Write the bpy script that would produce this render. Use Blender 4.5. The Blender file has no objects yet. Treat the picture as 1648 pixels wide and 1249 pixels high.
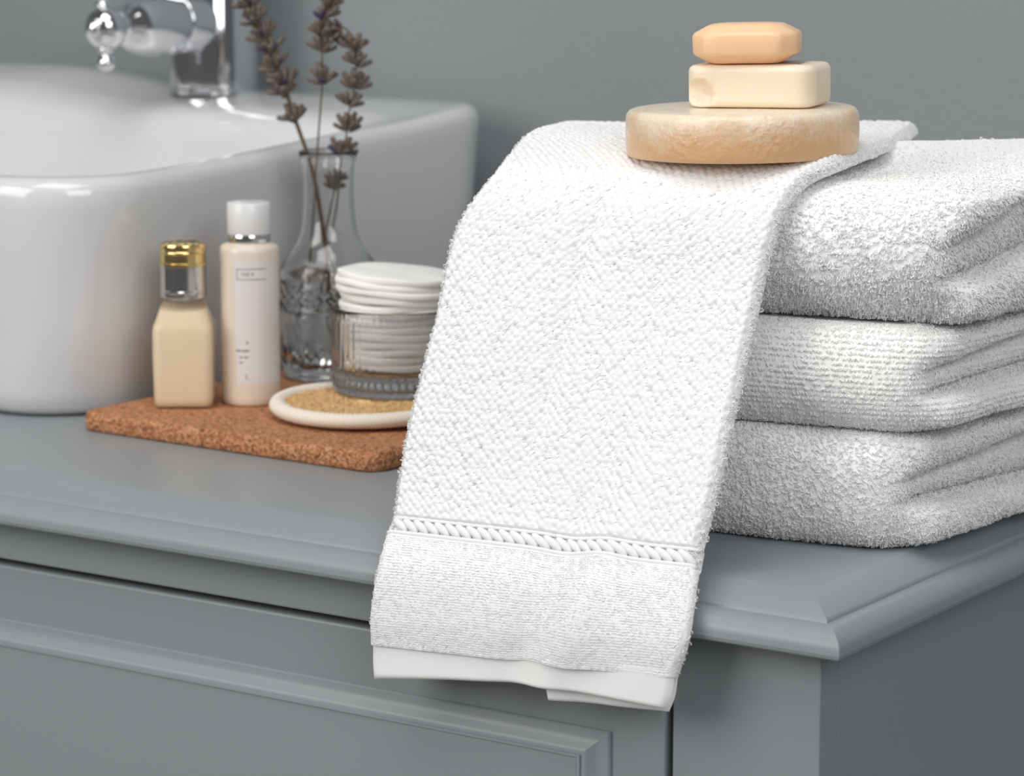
import bpy, bmesh, math, random
import numpy as np
from mathutils import Matrix, Vector

random.seed(4)
RNG = np.random.default_rng(7)
scene = bpy.context.scene
COL = scene.collection
PI = math.pi

# ------------------------------------------------------------------ camera
# image frame 1648 x 1249, focal length in pixels, pitch and yaw fitted to the
# parallel edges of the cabinet; metres, X along the cabinet front, Y to the wall
F, CX, CY = 4750.0, 824.0, 624.5
PITCH, YAW = math.radians(9.85), math.radians(-33.8)
S = .85
_f = np.array([math.sin(YAW)*math.cos(PITCH), math.cos(YAW)*math.cos(PITCH), -math.sin(PITCH)])
_r = np.array([math.cos(YAW), -math.sin(YAW), 0.0])
_u = np.cross(_r, _f)
RM = np.array([_r, -_u, _f])


def ray(px, py):
    return RM.T @ np.array([(px-CX)/F, (py-CY)/F, 1.0])


CAM = np.array([.019, -.019, -.0102])*S - ray(1330.8, 997.2)*1.6*S
VIEW = np.array([math.sin(YAW), math.cos(YAW), 0.0])      # level view direction


def onz(px, py, z):
    d = ray(px, py)
    return CAM + d*((z-CAM[2])/d[2])


def ony(px, py, y):
    d = ray(px, py)
    return CAM + d*((y-CAM[1])/d[1])


def ondepth(px, py, z):
    return CAM + ray(px, py)*z


cam_d = bpy.data.cameras.new('camera')
cam_d.sensor_width = 36.0
cam_d.lens = F/1648*36.0
cam_d.clip_start = .05
cam_d.dof.use_dof = True
cam_d.dof.focus_distance = 1.45
cam_d.dof.aperture_fstop = 12.0
cam_o = bpy.data.objects.new('camera', cam_d)
COL.objects.link(cam_o)
cam_o.matrix_world = Matrix(((_r[0], _u[0], -_f[0], CAM[0]), (_r[1], _u[1], -_f[1], CAM[1]),
                             (_r[2], _u[2], -_f[2], CAM[2]), (0, 0, 0, 1)))
scene.camera = cam_o

# ------------------------------------------------------------------ light
world = bpy.data.worlds.new('world')
scene.world = world
world.use_nodes = True
bg = world.node_tree.nodes['Background']
bg.inputs[0].default_value = (.95, .975, 1.0, 1)
bg.inputs[1].default_value = .10
scene.cycles.max_bounces = 16
scene.cycles.diffuse_bounces = 8
scene.cycles.transmission_bounces = 16


def area_light(name, loc, target, sx, sy, power, color):
    d = bpy.data.lights.new(name, 'AREA')
    d.shape = 'RECTANGLE'
    d.size, d.size_y, d.energy, d.color = sx, sy, power, color
    o = bpy.data.objects.new(name, d)
    COL.objects.link(o)
    o.location = loc
    o.rotation_euler = (Vector(target)-Vector(loc)).to_track_quat('-Z', 'Y').to_euler()
    return o


area_light('window_light', (-1.20, -1.95, 1.05), (-.2, .1, .05), 1.5, 1.5, 32, (1.0, .975, .95))
area_light('right_fill_light', (1.75, -1.35, 1.25), (.0, .1, .1), 1.3, 1.4, 25, (.98, .98, 1.0))  # added soft fill, no real source there; brightens the towels' right sides
area_light('ceiling_light', (-.1, -.55, 1.8), (-.1, .2, .0), 1.3, 1.1, 18, (1.0, .98, .96))

scene.view_settings.view_transform = 'Standard'
scene.view_settings.look = 'None'
scene.view_settings.gamma = 1.0
scene.view_settings.use_curve_mapping = False
scene.view_settings.exposure = 0.0


# ------------------------------------------------------------------ helpers
def srgb(r, g, b):
    f = lambda c: (c/255/12.92) if c/255 <= .04045 else ((c/255+.055)/1.055)**2.4
    return (f(r), f(g), f(b), 1)


def material(name, color, rough=.5, metal=0., trans=0., ior=1.45, coat=0., sheen=0., sss=0., sss_r=(.004, .003, .002),
             bump=None, vary=None, spec=.5):
    """bump=(scale, strength, distance[, kind]); vary=(scale, colour2, low, high)"""
    m = bpy.data.materials.new(name)
    m.use_nodes = True
    nt = m.node_tree
    b = nt.nodes['Principled BSDF']
    I = b.inputs
    I['Base Color'].default_value = color
    I['Roughness'].default_value = rough
    I['Metallic'].default_value = metal
    I['Transmission Weight'].default_value = trans
    I['IOR'].default_value = ior
    I['Coat Weight'].default_value = coat
    I['Coat Roughness'].default_value = .08
    I['Sheen Weight'].default_value = sheen
    I['Sheen Roughness'].default_value = .6
    I['Specular IOR Level'].default_value = spec
    if sss:
        I['Subsurface Weight'].default_value = sss
        I['Subsurface Radius'].default_value = sss_r
        I['Subsurface Scale'].default_value = 1.0
    tc = None
    if bump or vary:
        tc = nt.nodes.new('ShaderNodeTexCoord')
    if bump:
        if len(bump) > 3 and bump[3] == 'voronoi':
            t = nt.nodes.new('ShaderNodeTexVoronoi')
            out = t.outputs['Distance']
        elif len(bump) > 3 and bump[3] == 'wave':
            t = nt.nodes.new('ShaderNodeTexWave')
            t.bands_direction = 'DIAGONAL'
            t.inputs['Distortion'].default_value = 1.0
            out = t.outputs['Fac']
        else:
            t = nt.nodes.new('ShaderNodeTexNoise')
            t.inputs['Detail'].default_value = 4
            out = t.outputs['Fac']
        t.inputs['Scale'].default_value = bump[0]
        nt.links.new(tc.outputs['Object'], t.inputs['Vector'])
        bn = nt.nodes.new('ShaderNodeBump')
        bn.inputs['Strength'].default_value = bump[1]
        bn.inputs['Distance'].default_value = bump[2]
        nt.links.new(out, bn.inputs['Height'])
        nt.links.new(bn.outputs['Normal'], I['Normal'])
    if vary:
        t = nt.nodes.new('ShaderNodeTexNoise')
        t.inputs['Scale'].default_value = vary[0]
        t.inputs['Detail'].default_value = 5
        nt.links.new(tc.outputs['Object'], t.inputs['Vector'])
        r = nt.nodes.new('ShaderNodeValToRGB')
        r.color_ramp.elements[0].position = vary[2]
        r.color_ramp.elements[1].position = vary[3]
        r.color_ramp.elements[0].color = color
        r.color_ramp.elements[1].color = vary[1]
        nt.links.new(t.outputs['Fac'], r.inputs['Fac'])
        nt.links.new(r.outputs['Color'], I['Base Color'])
    return m


def mesh_np(name, V, faces, mats=(), smooth=True):
    """faces: (n,3) or (n,4) int array, or a list of index tuples"""
    me = bpy.data.meshes.new(name)
    V = np.asarray(V, dtype=np.float32).reshape(-1, 3)
    if isinstance(faces, np.ndarray):
        a_, b_, c_ = V[faces[:, 0]], V[faces[:, 1]], V[faces[:, 2]]
        mid_ = V.mean(0)
        if np.einsum('ij,ij->', a_-mid_, np.cross(b_-mid_, c_-mid_)) < 0:
            faces = faces[:, ::-1]
        k = faces.shape[1]
        n = len(faces)
        me.vertices.add(len(V))
        me.vertices.foreach_set('co', V.ravel())
        me.loops.add(n*k)
        me.loops.foreach_set('vertex_index', faces.astype(np.int32).ravel())
        me.polygons.add(n)
        me.polygons.foreach_set('loop_start', np.arange(0, n*k, k, dtype=np.int32))
        me.update(calc_edges=True)
        me.validate()
    else:
        me.from_pydata(V.tolist(), [], faces)
        me.update()
        bm = bmesh.new()
        bm.from_mesh(me)
        bmesh.ops.recalc_face_normals(bm, faces=bm.faces[:])
        bm.to_mesh(me)
        bm.free()
    if smooth:
        me.polygons.foreach_set('use_smooth', np.ones(len(me.polygons), dtype=bool))
    for m in (mats if isinstance(mats, (list, tuple)) else [mats]):
        me.materials.append(m)
    return me


def link(name, me, parent=None, loc=None):
    o = bpy.data.objects.new(name, me)
    COL.objects.link(o)
    if parent is not None:
        o.parent = parent
    if loc is not None:
        o.location = loc
    return o


def tag(o, label, cat, group=None):
    o['label'] = label
    o['category'] = cat
    if group:
        o['group'] = group
    return o


def thing(name, label, cat, loc=(0, 0, 0), rz=0., group=None):
    o = bpy.data.objects.new(name, None)
    COL.objects.link(o)
    o.empty_display_size = .02
    o.location = loc
    o.rotation_euler = (0, 0, rz)
    return tag(o, label, cat, group)


def part(name, VF, mat, parent, smooth=True, stuff=False, label=None, sharp=None):
    V, Fc = VF
    me = mesh_np(name, V, Fc, mat, smooth)
    if sharp:
        me.set_sharp_from_angle(angle=math.radians(sharp))
    o = link(name, me, parent)
    if stuff:
        o['kind'] = 'stuff'
    if label:
        o['label'] = label
    return o


def grid(P, wu=False, wv=False):
    """P (nu,nv,3) -> verts, quads"""
    nu, nv = P.shape[:2]
    a = np.arange(nu*nv).reshape(nu, nv)
    iu = np.arange(nu if wu else nu-1)
    iv = np.arange(nv if wv else nv-1)
    A, B = np.meshgrid(iu, iv, indexing='ij')
    A2, B2 = (A+1) % nu, (B+1) % nv
    q = np.stack([a[A, B], a[A2, B], a[A2, B2], a[A, B2]], -1).reshape(-1, 4)
    return P.reshape(-1, 3), q


def lathe(prof, n=48, mod=None):
    """prof list of (r, z) from bottom to top; mod(theta array, z)->radius offset"""
    prof = np.array(prof, float)
    th = np.linspace(0, 2*PI, n, endpoint=False)
    P = np.zeros((len(prof), n, 3))
    for i, (r, z) in enumerate(prof):
        rr = r + (mod(th, z, i) if mod is not None else 0)*np.ones(n)
        P[i, :, 0] = rr*np.cos(th)
        P[i, :, 1] = rr*np.sin(th)
        P[i, :, 2] = z
    V, q = grid(P, wv=True)
    return V, q[:, ::-1].copy()


def merge(*parts):
    Vs, Fs, off = [], [], 0
    for V, Fc in parts:
        V = np.asarray(V, float).reshape(-1, 3)
        Vs.append(V)
        for f in (Fc.tolist() if isinstance(Fc, np.ndarray) else Fc):
            Fs.append([i+off for i in f])
        off += len(V)
    return np.concatenate(Vs), Fs


def tube(path, rad, n=8, closed=False, caps=True):
    path = np.array(path, float)
    m = len(path)
    rad = np.ones(m)*rad if np.isscalar(rad) else np.array(rad, float)
    T = np.gradient(path, axis=0)
    if closed:
        T = np.roll(path, -1, 0)-np.roll(path, 1, 0)
    T /= np.linalg.norm(T, axis=1, keepdims=True)+1e-12
    ref = np.array([0, 0, 1.]) if abs(T[0, 2]) < .9 else np.array([1., 0, 0])
    A = np.cross(T, ref)
    A /= np.linalg.norm(A, axis=1, keepdims=True)+1e-12
    B = np.cross(T, A)
    th = np.linspace(0, 2*PI, n, endpoint=False)
    P = path[:, None]+rad[:, None, None]*(A[:, None]*np.cos(th)[None, :, None]+B[:, None]*np.sin(th)[None, :, None])
    V, q = grid(P, wu=closed, wv=True)
    Fc = q.tolist()
    if caps and not closed:
        Fc.append(list(range(n)))
        Fc.append(list(range((m-1)*n, m*n))[::-1])
    return V, Fc


def catmull(pts, n):
    p = np.array(pts, float)
    m = len(p)
    d = np.r_[0, np.cumsum(np.linalg.norm(np.diff(p, axis=0), axis=1))]
    t = np.linspace(0, d[-1], n)
    tan = np.zeros_like(p)
    for i in range(m):
        a, b = max(i-1, 0), min(i+1, m-1)
        tan[i] = (p[b]-p[a])/(d[b]-d[a])
    out = np.zeros((n, p.shape[1]))
    k = np.clip(np.searchsorted(d, t, side='right')-1, 0, m-2)
    h = (d[k+1]-d[k])
    s = ((t-d[k])/h)[:, None]
    h = h[:, None]
    out = (2*s**3-3*s**2+1)*p[k]+(s**3-2*s**2+s)*h*tan[k]+(-2*s**3+3*s**2)*p[k+1]+(s**3-s**2)*h*tan[k+1]
    return out


def box(x0, x1, y0, y1, z0, z1):
    V = [(x, y, z) for z in (z0, z1) for y in (y0, y1) for x in (x0, x1)]
    return np.array(V), [(0, 2, 3, 1), (4, 5, 7, 6), (0, 1, 5, 4), (2, 6, 7, 3), (0, 4, 6, 2), (1, 3, 7, 5)]


def bevel_box(x0, x1, y0, y1, z0, z1, r=.001):
    import bmesh
    bm = bmesh.new()
    V, Fc = box(x0, x1, y0, y1, z0, z1)
    vs = [bm.verts.new(v) for v in V]
    for f in Fc:
        bm.faces.new([vs[i] for i in f])
    bmesh.ops.bevel(bm, geom=bm.edges[:], offset=r, segments=2, affect='EDGES', profile=.5)
    bm.verts.index_update()
    out = np.array([v.co[:] for v in bm.verts]), [[v.index for v in f.verts] for f in bm.faces]
    bm.free()
    return out


def smoothstep(x, a, b):
    t = np.clip((x-a)/(b-a), 0, 1)
    return t*t*(3-2*t)


def rrect(x0, x1, y0, y1, r, nc=10, ns=12):
    """rounded rectangle contour, counter-clockwise, starting on the front side"""
    pts = []
    cs = [(x1-r, y0+r, -PI/2), (x1-r, y1-r, 0), (x0+r, y1-r, PI/2), (x0+r, y0+r, PI)]
    prev = (x0+r, y0)
    for cx, cy, a0 in cs:
        st = (cx+r*math.cos(a0), cy+r*math.sin(a0))
        for k in range(ns):
            t = k/ns
            pts.append((prev[0]+(st[0]-prev[0])*t, prev[1]+(st[1]-prev[1])*t))
        for k in range(nc):
            a = a0+PI/2*k/nc
            pts.append((cx+r*math.cos(a), cy+r*math.sin(a)))
        prev = (cx+r*math.cos(a0+PI/2), cy+r*math.sin(a0+PI/2))
    return np.array(pts)


def hashn(i, j, k=0):
    x = np.sin(i*127.1+j*311.7+k*74.7)*43758.5453
    return x-np.floor(x)


def vnoise(x, y, seed=0):
    xi, yi = np.floor(x), np.floor(y)
    fx, fy = x-xi, y-yi
    fx, fy = fx*fx*(3-2*fx), fy*fy*(3-2*fy)
    h = lambda a, b: hashn(a, b, seed)
    return ((h(xi, yi)*(1-fx)+h(xi+1, yi)*fx)*(1-fy)+(h(xi, yi+1)*(1-fx)+h(xi+1, yi+1)*fx)*fy)*2-1


def unit(v):
    return v/(np.linalg.norm(v, axis=-1, keepdims=True)+1e-12)


def yarn_loops(P, N, T, h, w, r, lean=None):
    """small open yarn arcs: 4 rings of 3 vertices each, 18 triangles"""
    n = len(P)
    h = np.ones(n)*h
    w = np.ones(n)*w
    if lean is None:
        lean = np.zeros((n, 3))
    k = [(-.5, -.15, 0), (-.42, .85, .7), (.42, .95, .9), (.5, -.15, 0)]
    C = np.stack([P+T*(w*a)[:, None]+(N*h[:, None])*b+lean*h[:, None]*c for a, b, c in k], 1)   # n,4,3
    D = np.gradient(C, axis=1)
    D = unit(D)
    Bn = unit(np.cross(N, T))[:, None]
    A = unit(np.cross(D, np.broadcast_to(Bn, D.shape)))
    B2 = np.cross(D, A)
    th = np.array([0, 2*PI/3, 4*PI/3])
    rr = r if np.isscalar(r) else np.asarray(r)[:, None, None, None]
    V = C[:, :, None]+rr*(A[:, :, None]*np.cos(th)[None, None, :, None]+B2[:, :, None]*np.sin(th)[None, None, :, None])
    base = []
    for i in range(3):
        for j in range(3):
            j2 = (j+1) % 3
            base.append((i*3+j, i*3+j2, (i+1)*3+j2, (i+1)*3+j))
    base = np.array(base)
    Fq = (np.arange(n)[:, None, None]*12+base[None]).reshape(-1, 4)
    return V.reshape(-1, 3), Fq


def grid_normals(P):
    du = np.gradient(P, axis=0)
    dv = np.gradient(P, axis=1)
    return unit(np.cross(du, dv))


# ------------------------------------------------------------------ materials
M = {}
M['paint'] = material('grey_cabinet_paint', srgb(145, 150, 153), .38, coat=.0, spec=.45, bump=(900, .05, .0004))
M['dark'] = material('dark_cabinet_inside', srgb(24, 25, 27), .8)
M['wall'] = material('grey_wall_paint', srgb(141, 147, 149), .75, bump=(160, .25, .002), spec=.3)
M['floor'] = material('grey_floor', srgb(150, 148, 144), .5)


def terry(name, col, fac):
    m = bpy.data.materials.new(name)
    m.use_nodes = True
    nt = m.node_tree
    nt.nodes.remove(nt.nodes['Principled BSDF'])
    d = nt.nodes.new('ShaderNodeBsdfDiffuse')
    t = nt.nodes.new('ShaderNodeBsdfTranslucent')
    x = nt.nodes.new('ShaderNodeMixShader')
    d.inputs['Color'].default_value = col
    t.inputs['Color'].default_value = col
    x.inputs['Fac'].default_value = fac
    nt.links.new(d.outputs[0], x.inputs[1])
    nt.links.new(t.outputs[0], x.inputs[2])
    nt.links.new(x.outputs[0], nt.nodes['Material Output'].inputs['Surface'])
    return m


M['terry'] = terry('white_terry', (.955, .954, .952, 1), .0)
M['nub'] = terry('white_nubbed_cotton', (.845, .847, .85, 1), .0)
M['nub_yarn'] = terry('white_nubbed_yarn', (.87, .872, .875, 1), .0)
M['yarn'] = terry('white_yarn', (.985, .984, .982, 1), .0)
M['terry_warm'] = terry('white_terry_warm', (.93, .925, .91, 1), .0)
M['yarn_warm'] = terry('white_yarn_warm', (.98, .974, .962, 1), .0)
M['hem'] = material('white_twill', (.93, .925, .92, 1), .9, spec=.1, bump=(900, .12, .0003, 'wave'))
M['ceramic'] = material('white_ceramic', (.71, .715, .72, 1), .12, coat=.6, spec=.5)
M['chrome'] = material('chrome', (.78, .79, .81, 1), .07, 1.0)
M['silver'] = material('silver_metal', (.72, .70, .68, 1), .14, 1.0)
M['gold'] = material('gold_metal', (.86, .66, .30, 1), .16, 1.0)
M['glass'] = material('clear_glass', (.985, .99, .985, 1), .01, trans=1., ior=1.47)
M['water'] = material('water', (.98, .995, .99, 1), .0, trans=1., ior=1.33)
M['bottle_glass'] = material('pebbled_glass', (1., 1., .99, 1), .04, trans=1., ior=1.28, bump=(420, .30, .0006))
M['cream'] = material('cream_lotion', srgb(255, 234, 200), .5, sss=.15, sss_r=(.006, .004, .002))
M['plastic'] = material('cream_plastic', srgb(226, 213, 196), .32, coat=.25, sss=.15)
M['white_plastic'] = material('white_plastic', srgb(226, 226, 225), .3, coat=.2)
M['label'] = material('label_paper', srgb(222, 218, 216), .42)
M['ink'] = material('grey_ink', srgb(110, 104, 100), .6)
M['cotton'] = material('cotton', (.93, .92, .90, 1), .95, bump=(500, .3, .0010))
M['cotton_cord'] = material('cream_cotton_cord', srgb(236, 226, 210), .9, sheen=.2, bump=(1200, .3, .0006))
M['loofah'] = material('loofah', srgb(232, 196, 142), .85, bump=(600, .6, .001), vary=(300, srgb(202, 160, 106), .4, .7))
M['stem'] = material('dried_stem', srgb(112, 90, 62), .8, vary=(200, srgb(84, 62, 44), .35, .7))
M['calyx'] = material('dried_lavender', srgb(132, 120, 108), .9, vary=(500, srgb(92, 80, 74), .35, .65))
M['purple'] = material('dried_petal', srgb(76, 68, 94), .85)


def cork_material():
    m = bpy.data.materials.new('cork')
    m.use_nodes = True
    nt = m.node_tree
    b = nt.nodes['Principled BSDF']
    b.inputs['Roughness'].default_value = .85
    tc = nt.nodes.new('ShaderNodeTexCoord')
    v = nt.nodes.new('ShaderNodeTexVoronoi')
    v.inputs['Scale'].default_value = 680
    n = nt.nodes.new('ShaderNodeTexNoise')
    n.inputs['Scale'].default_value = 330
    n.inputs['Detail'].default_value = 3
    for t in (v, n):
        nt.links.new(tc.outputs['Object'], t.inputs['Vector'])
    sep = nt.nodes.new('ShaderNodeSeparateColor')
    nt.links.new(v.outputs['Color'], sep.inputs[0])
    r = nt.nodes.new('ShaderNodeValToRGB')
    e = r.color_ramp.elements
    e[0].position, e[0].color = 0.0, srgb(132, 80, 50)
    e[1].position, e[1].color = 1.0, srgb(206, 156, 114)
    k = e.new(.45)
    k.color = srgb(186, 124, 82)
    nt.links.new(sep.outputs[0], r.inputs['Fac'])
    mx = nt.nodes.new('ShaderNodeMix')
    mx.data_type = 'RGBA'
    mx.inputs['B'].default_value = srgb(98, 62, 42)
    mr = nt.nodes.new('ShaderNodeMapRange')
    mr.inputs['From Min'].default_value = .58
    mr.inputs['From Max'].default_value = .72
    nt.links.new(n.outputs['Fac'], mr.inputs['Value'])
    nt.links.new(mr.outputs['Result'], mx.inputs['Factor'])
    nt.links.new(r.outputs['Color'], mx.inputs['A'])
    nt.links.new(mx.outputs['Result'], b.inputs['Base Color'])
    bp = nt.nodes.new('ShaderNodeBump')
    bp.inputs['Strength'].default_value = .7
    bp.inputs['Distance'].default_value = .0012
    nt.links.new(v.outputs['Distance'], bp.inputs['Height'])
    nt.links.new(bp.outputs['Normal'], b.inputs['Normal'])
    return m


def marbled_soap(name, c1, c2):
    m = material(name, c1, .30, coat=.25, sss=.4, sss_r=(.010, .006, .004), bump=(330, .55, .0014))
    nt = m.node_tree
    b = nt.nodes['Principled BSDF']
    tc = nt.nodes.new('ShaderNodeTexCoord')
    n1 = nt.nodes.new('ShaderNodeTexNoise')
    n1.inputs['Scale'].default_value = 38
    n1.inputs['Detail'].default_value = 6
    n2 = nt.nodes.new('ShaderNodeTexNoise')
    n2.inputs['Scale'].default_value = 420
    n2.inputs['Detail'].default_value = 3
    for t in (n1, n2):
        nt.links.new(tc.outputs['Object'], t.inputs['Vector'])
    sp = nt.nodes.new('ShaderNodeSeparateXYZ')
    nt.links.new(tc.outputs['Object'], sp.inputs[0])
    # opaque cream layer poured over the clear tan base, with a ragged boundary
    zz = nt.nodes.new('ShaderNodeMath')
    zz.operation = 'MULTIPLY_ADD'
    zz.inputs[1].default_value = -75.
    zz.inputs[2].default_value = 1.15
    nt.links.new(sp.outputs['Z'], zz.inputs[0])
    ad = nt.nodes.new('ShaderNodeMath')
    ad.operation = 'MULTIPLY_ADD'
    ad.inputs[1].default_value = 2.2
    nt.links.new(n1.outputs['Fac'], ad.inputs[0])
    nt.links.new(zz.outputs[0], ad.inputs[2])
    a2 = nt.nodes.new('ShaderNodeMath')
    a2.operation = 'MULTIPLY_ADD'
    a2.inputs[1].default_value = .9
    nt.links.new(n2.outputs['Fac'], a2.inputs[0])
    nt.links.new(ad.outputs[0], a2.inputs[2])
    mr = nt.nodes.new('ShaderNodeMapRange')
    mr.inputs['From Min'].default_value = 1.25
    mr.inputs['From Max'].default_value = 2.35
    nt.links.new(a2.outputs[0], mr.inputs['Value'])
    mx = nt.nodes.new('ShaderNodeMix')
    mx.data_type = 'RGBA'
    mx.inputs['A'].default_value = c1
    mx.inputs['B'].default_value = c2
    nt.links.new(mr.outputs['Result'], mx.inputs['Factor'])
    nt.links.new(mx.outputs['Result'], b.inputs['Base Color'])
    return m


M['cork'] = cork_material()
M['soap_big'] = marbled_soap('honey_soap', srgb(240, 226, 204), srgb(222, 180, 134))
M['soap_mid'] = material('cream_soap', srgb(244, 228, 204), .42, sss=.45, sss_r=(.010, .007, .004), bump=(300, .12, .0008))
M['soap_top'] = material('peach_soap', srgb(248, 206, 166), .36, sss=.45, sss_r=(.012, .006, .003), bump=(240, .12, .0008))

# ------------------------------------------------------------------ the room
WALL_Y = .605
ZF = -.80
o = link('wall_back', mesh_np('wall_back', *box(-2.6, 1.8, WALL_Y, WALL_Y+.1, ZF, 1.7), M['wall'], False))
o['kind'] = 'structure'
o = link('floor', mesh_np('floor', *box(-2.6, 1.8, -2.6, WALL_Y, ZF-.05, ZF), M['floor'], False))
o['kind'] = 'structure'


# ------------------------------------------------------------------ cabinet and countertop
def sweep_profile(prof, x0, x1, y0, y1):
    """profile (outward offset, z) carried round left, front and right of a rectangle, mitred"""
    P = np.zeros((len(prof), 4, 3))
    for i, (f, z) in enumerate(prof):
        P[i] = [(x0-f, y1, z), (x0-f, y0-f, z), (x1+f, y0-f, z), (x1+f, y1, z)]
    return P


XL, YB = -1.14, WALL_Y-.002
prof = [(-.02, 0), (-.001, 0), (.0, -.0002), (.0155, -.0084), (.0162, -.0092), (.0166, -.0104), (.0176, -.0103)]
for k in range(1, 12):
    a = PI/2*k/11
    prof.append((.0176+.0122*math.sin(a), -.0103-.0092*(1-math.cos(a))))
prof += [(.0299, -.0215), (.0294, -.0232), (.0284, -.0240), (.0, -.0240), (-.02, -.0240)]
ct = thing('countertop', 'grey painted cabinet top with a stepped rounded edge', 'countertop', (0, 0, 0))
P = sweep_profile(prof, XL, 0, 0, YB)
V, q = grid(P)
Fc = q[:, ::-1].tolist()
n0 = len(V)
top = [0, 1, 2, 3]
Fc.append(top[::-1])
bot = [(len(prof)-1)*4+k for k in range(4)]
Fc.append(bot)
Fc = [f[::-1] for f in Fc]
slab = part('slab', (V, Fc), M['paint'], ct, True, sharp=18)

cab = thing('cabinet', 'grey painted cabinet with a raised-panel drawer under the white towels', 'cabinet', (0, 0, ZF))
FY, SX = -.0108, .0108         # front and right faces
GAPZ, RAILZ = -.0490, -.024
DX1 = -.0735                   # drawer right edge
# the parts of the cabinet are given in world height, shifted by the cabinet's base
dz = -ZF


def cpart(name, VF, mat=None, sharp=None, smooth=False, parent=None, label=None):
    V, Fc = VF
    V = np.array(V, float)
    V[:, 2] += dz
    return part(name, (V, Fc), mat or M['paint'], parent or cab, smooth, label=label, sharp=sharp)


cpart('top_rail', bevel_box(XL+.01, -.0690, FY, FY+.018, GAPZ, RAILZ, .0012))
cpart('front_stile', bevel_box(-.0690, SX, FY, FY+.018, ZF, RAILZ, .0010))
cpart('side_stile', bevel_box(SX-.018, SX, FY+.0179, .0830, ZF, RAILZ, .0008))
cpart('side_panel', bevel_box(SX-.018, SX-.0006, .0831, YB, ZF, RAILZ, .0008))
cpart('carcass', box(XL+.02, SX-.0182, FY+.022, YB, ZF, RAILZ-.001), M['dark'])
cpart('lower_front', bevel_box(XL+.01, -.0690, FY, FY+.018, ZF, -.262, .001))
# drawer front with its raised panel
drawer = cpart('drawer_front', bevel_box(XL+.02, DX1, FY+.0006, FY+.018, -.258, -.0528, .0014))
pc = ony(983.6, 1177.6, FY)            # outer corner of the panel moulding
pi_ = ony(928.3, 1218.5, FY-.008)
X1, Z1 = pc[0], pc[2]
mw = max(.012, X1-pi_[0])
mh = Z1-pi_[2]
prm = [(0., .0), (.0, .0014), (.06, .0022), (.14, .0024), (.30, .0030), (.50, .0046), (.68, .0066), (.80, .0074), (.90, .0076),
       (.905, .0086), (1., .0088), (1.01, .0080)]
P = np.zeros((len(prm), 4, 3))
Zb = -.228
X0 = XL+.05
yf = FY+.0006
for i, (t, h) in enumerate(prm):
    P[i] = [(X0+t*mw, yf-h, Zb+t*mh), (X1-t*mw, yf-h, Zb+t*mh), (X1-t*mw, yf-h, Z1-t*mh), (X0+t*mw, yf-h, Z1-t*mh)]
V, q = grid(P, wv=True)
V[:, 2] += dz
mold = part('panel_molding', (V, q), M['paint'], drawer, True, sharp=22)
Vb, Fb = box(X0+mw*1.0, X1-mw*1.0, yf-.0080, yf+.002, Zb+mh, Z1-mh)
cpart('raised_panel', (Vb, Fb), parent=drawer)

# ------------------------------------------------------------------ sink
def sink():
    t = thing('vessel_sink', 'white glossy ceramic vessel sink on the grey cabinet', 'sink', (0, 0, 0))
    x0, x1, y0, y1 = -1.06, -.555, .108, .580

    def zr(x, y):
        return .1495+.013*smoothstep(y, .16, .50)+.006*smoothstep(y, .44, .56)+.013*smoothstep(-x, .82, .97)*smoothstep(y, .38, .54)
    # (side inset, front inset, back inset, corner radius, z or offset under the rim, is_rim)
    R = [(.10, .10, .10, .04, .0, 0), (.030, .024, .03, .05, .0, 0), (.024, .018, .024, .055, .0015, 0), (.019, .013, .019, .06, .006, 0),
         (.015, .010, .015, .06, .016, 0), (.008, .006, .008, .062, .06, 0), (.003, .002, .003, .065, .105, 0), (.0005, 0, .0005, .066, -.020, 1),
         (0, 0, 0, .066, -.010, 1), (.001, .001, .001, .066, -.0055, 1), (.0035, .0035, .0035, .065, -.0018, 1), (.008, .008, .008, .062, 0, 1),
         (.013, .013, .04, .058, 0, 1), (.017, .017, .085, .055, -.001, 1), (.021, .021, .118, .05, -.004, 1), (.025, .025, .126, .05, -.011, 1),
         (.029, .029, .131, .05, -.022, 1), (.036, .036, .14, .055, .09, 0), (.046, .046, .152, .06, .055, 0), (.07, .07, .17, .06, .036, 0),
         (.12, .12, .20, .04, .028, 0), (.20, .16, .22, .01, .026, 0)]
    P = []
    for si, fi, bi, r, z, rim in R:
        c = rrect(x0+si, x1-si, y0+fi, y1-bi, r, 12, 14)
        zz = zr(c[:, 0], c[:, 1])+z if rim else np.full(len(c), z)
        P.append(np.column_stack([c, zz]))
    P = np.array(P)
    V, q = grid(P, wv=True)
    Fc = q.tolist()
    n = P.shape[1]
    Fc.append(list(range(n))[::-1])
    Fc.append(list(range((len(R)-1)*n, len(R)*n)))
    part('basin', (V, Fc), M['ceramic'], t)
    dr = lathe([(.0, .0292), (.018, .0292), (.022, .0285), (.023, .027)], 24)
    dr[0][:, :2] += ((x0+x1)/2, (y0+y1)/2-.03)
    part('drain', dr, M['chrome'], t)
    return zr


ZR = sink()

# ------------------------------------------------------------------ faucet
def sphere(c, r, n=16):
    pr = [(r*math.sin(PI*k/n), -r*math.cos(PI*k/n)) for k in range(n+1)]
    pr[0] = (1e-5, -r)
    pr[-1] = (1e-5, r)
    V, q = lathe(pr, 2*n)
    return V+np.array(c), q


def axis_lathe(prof, c, d, n=32):
    """lathe about direction d starting at c"""
    V, q = lathe(prof, n)
    d = np.array(d, float)/np.linalg.norm(d)
    a = np.cross([0, 0, 1.] if abs(d[2]) < .9 else [1., 0, 0], d)
    a /= np.linalg.norm(a)
    b = np.cross(d, a)
    return np.array(c)+V[:, :1]*a+V[:, 1:2]*b+V[:, 2:]*d, q


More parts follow.
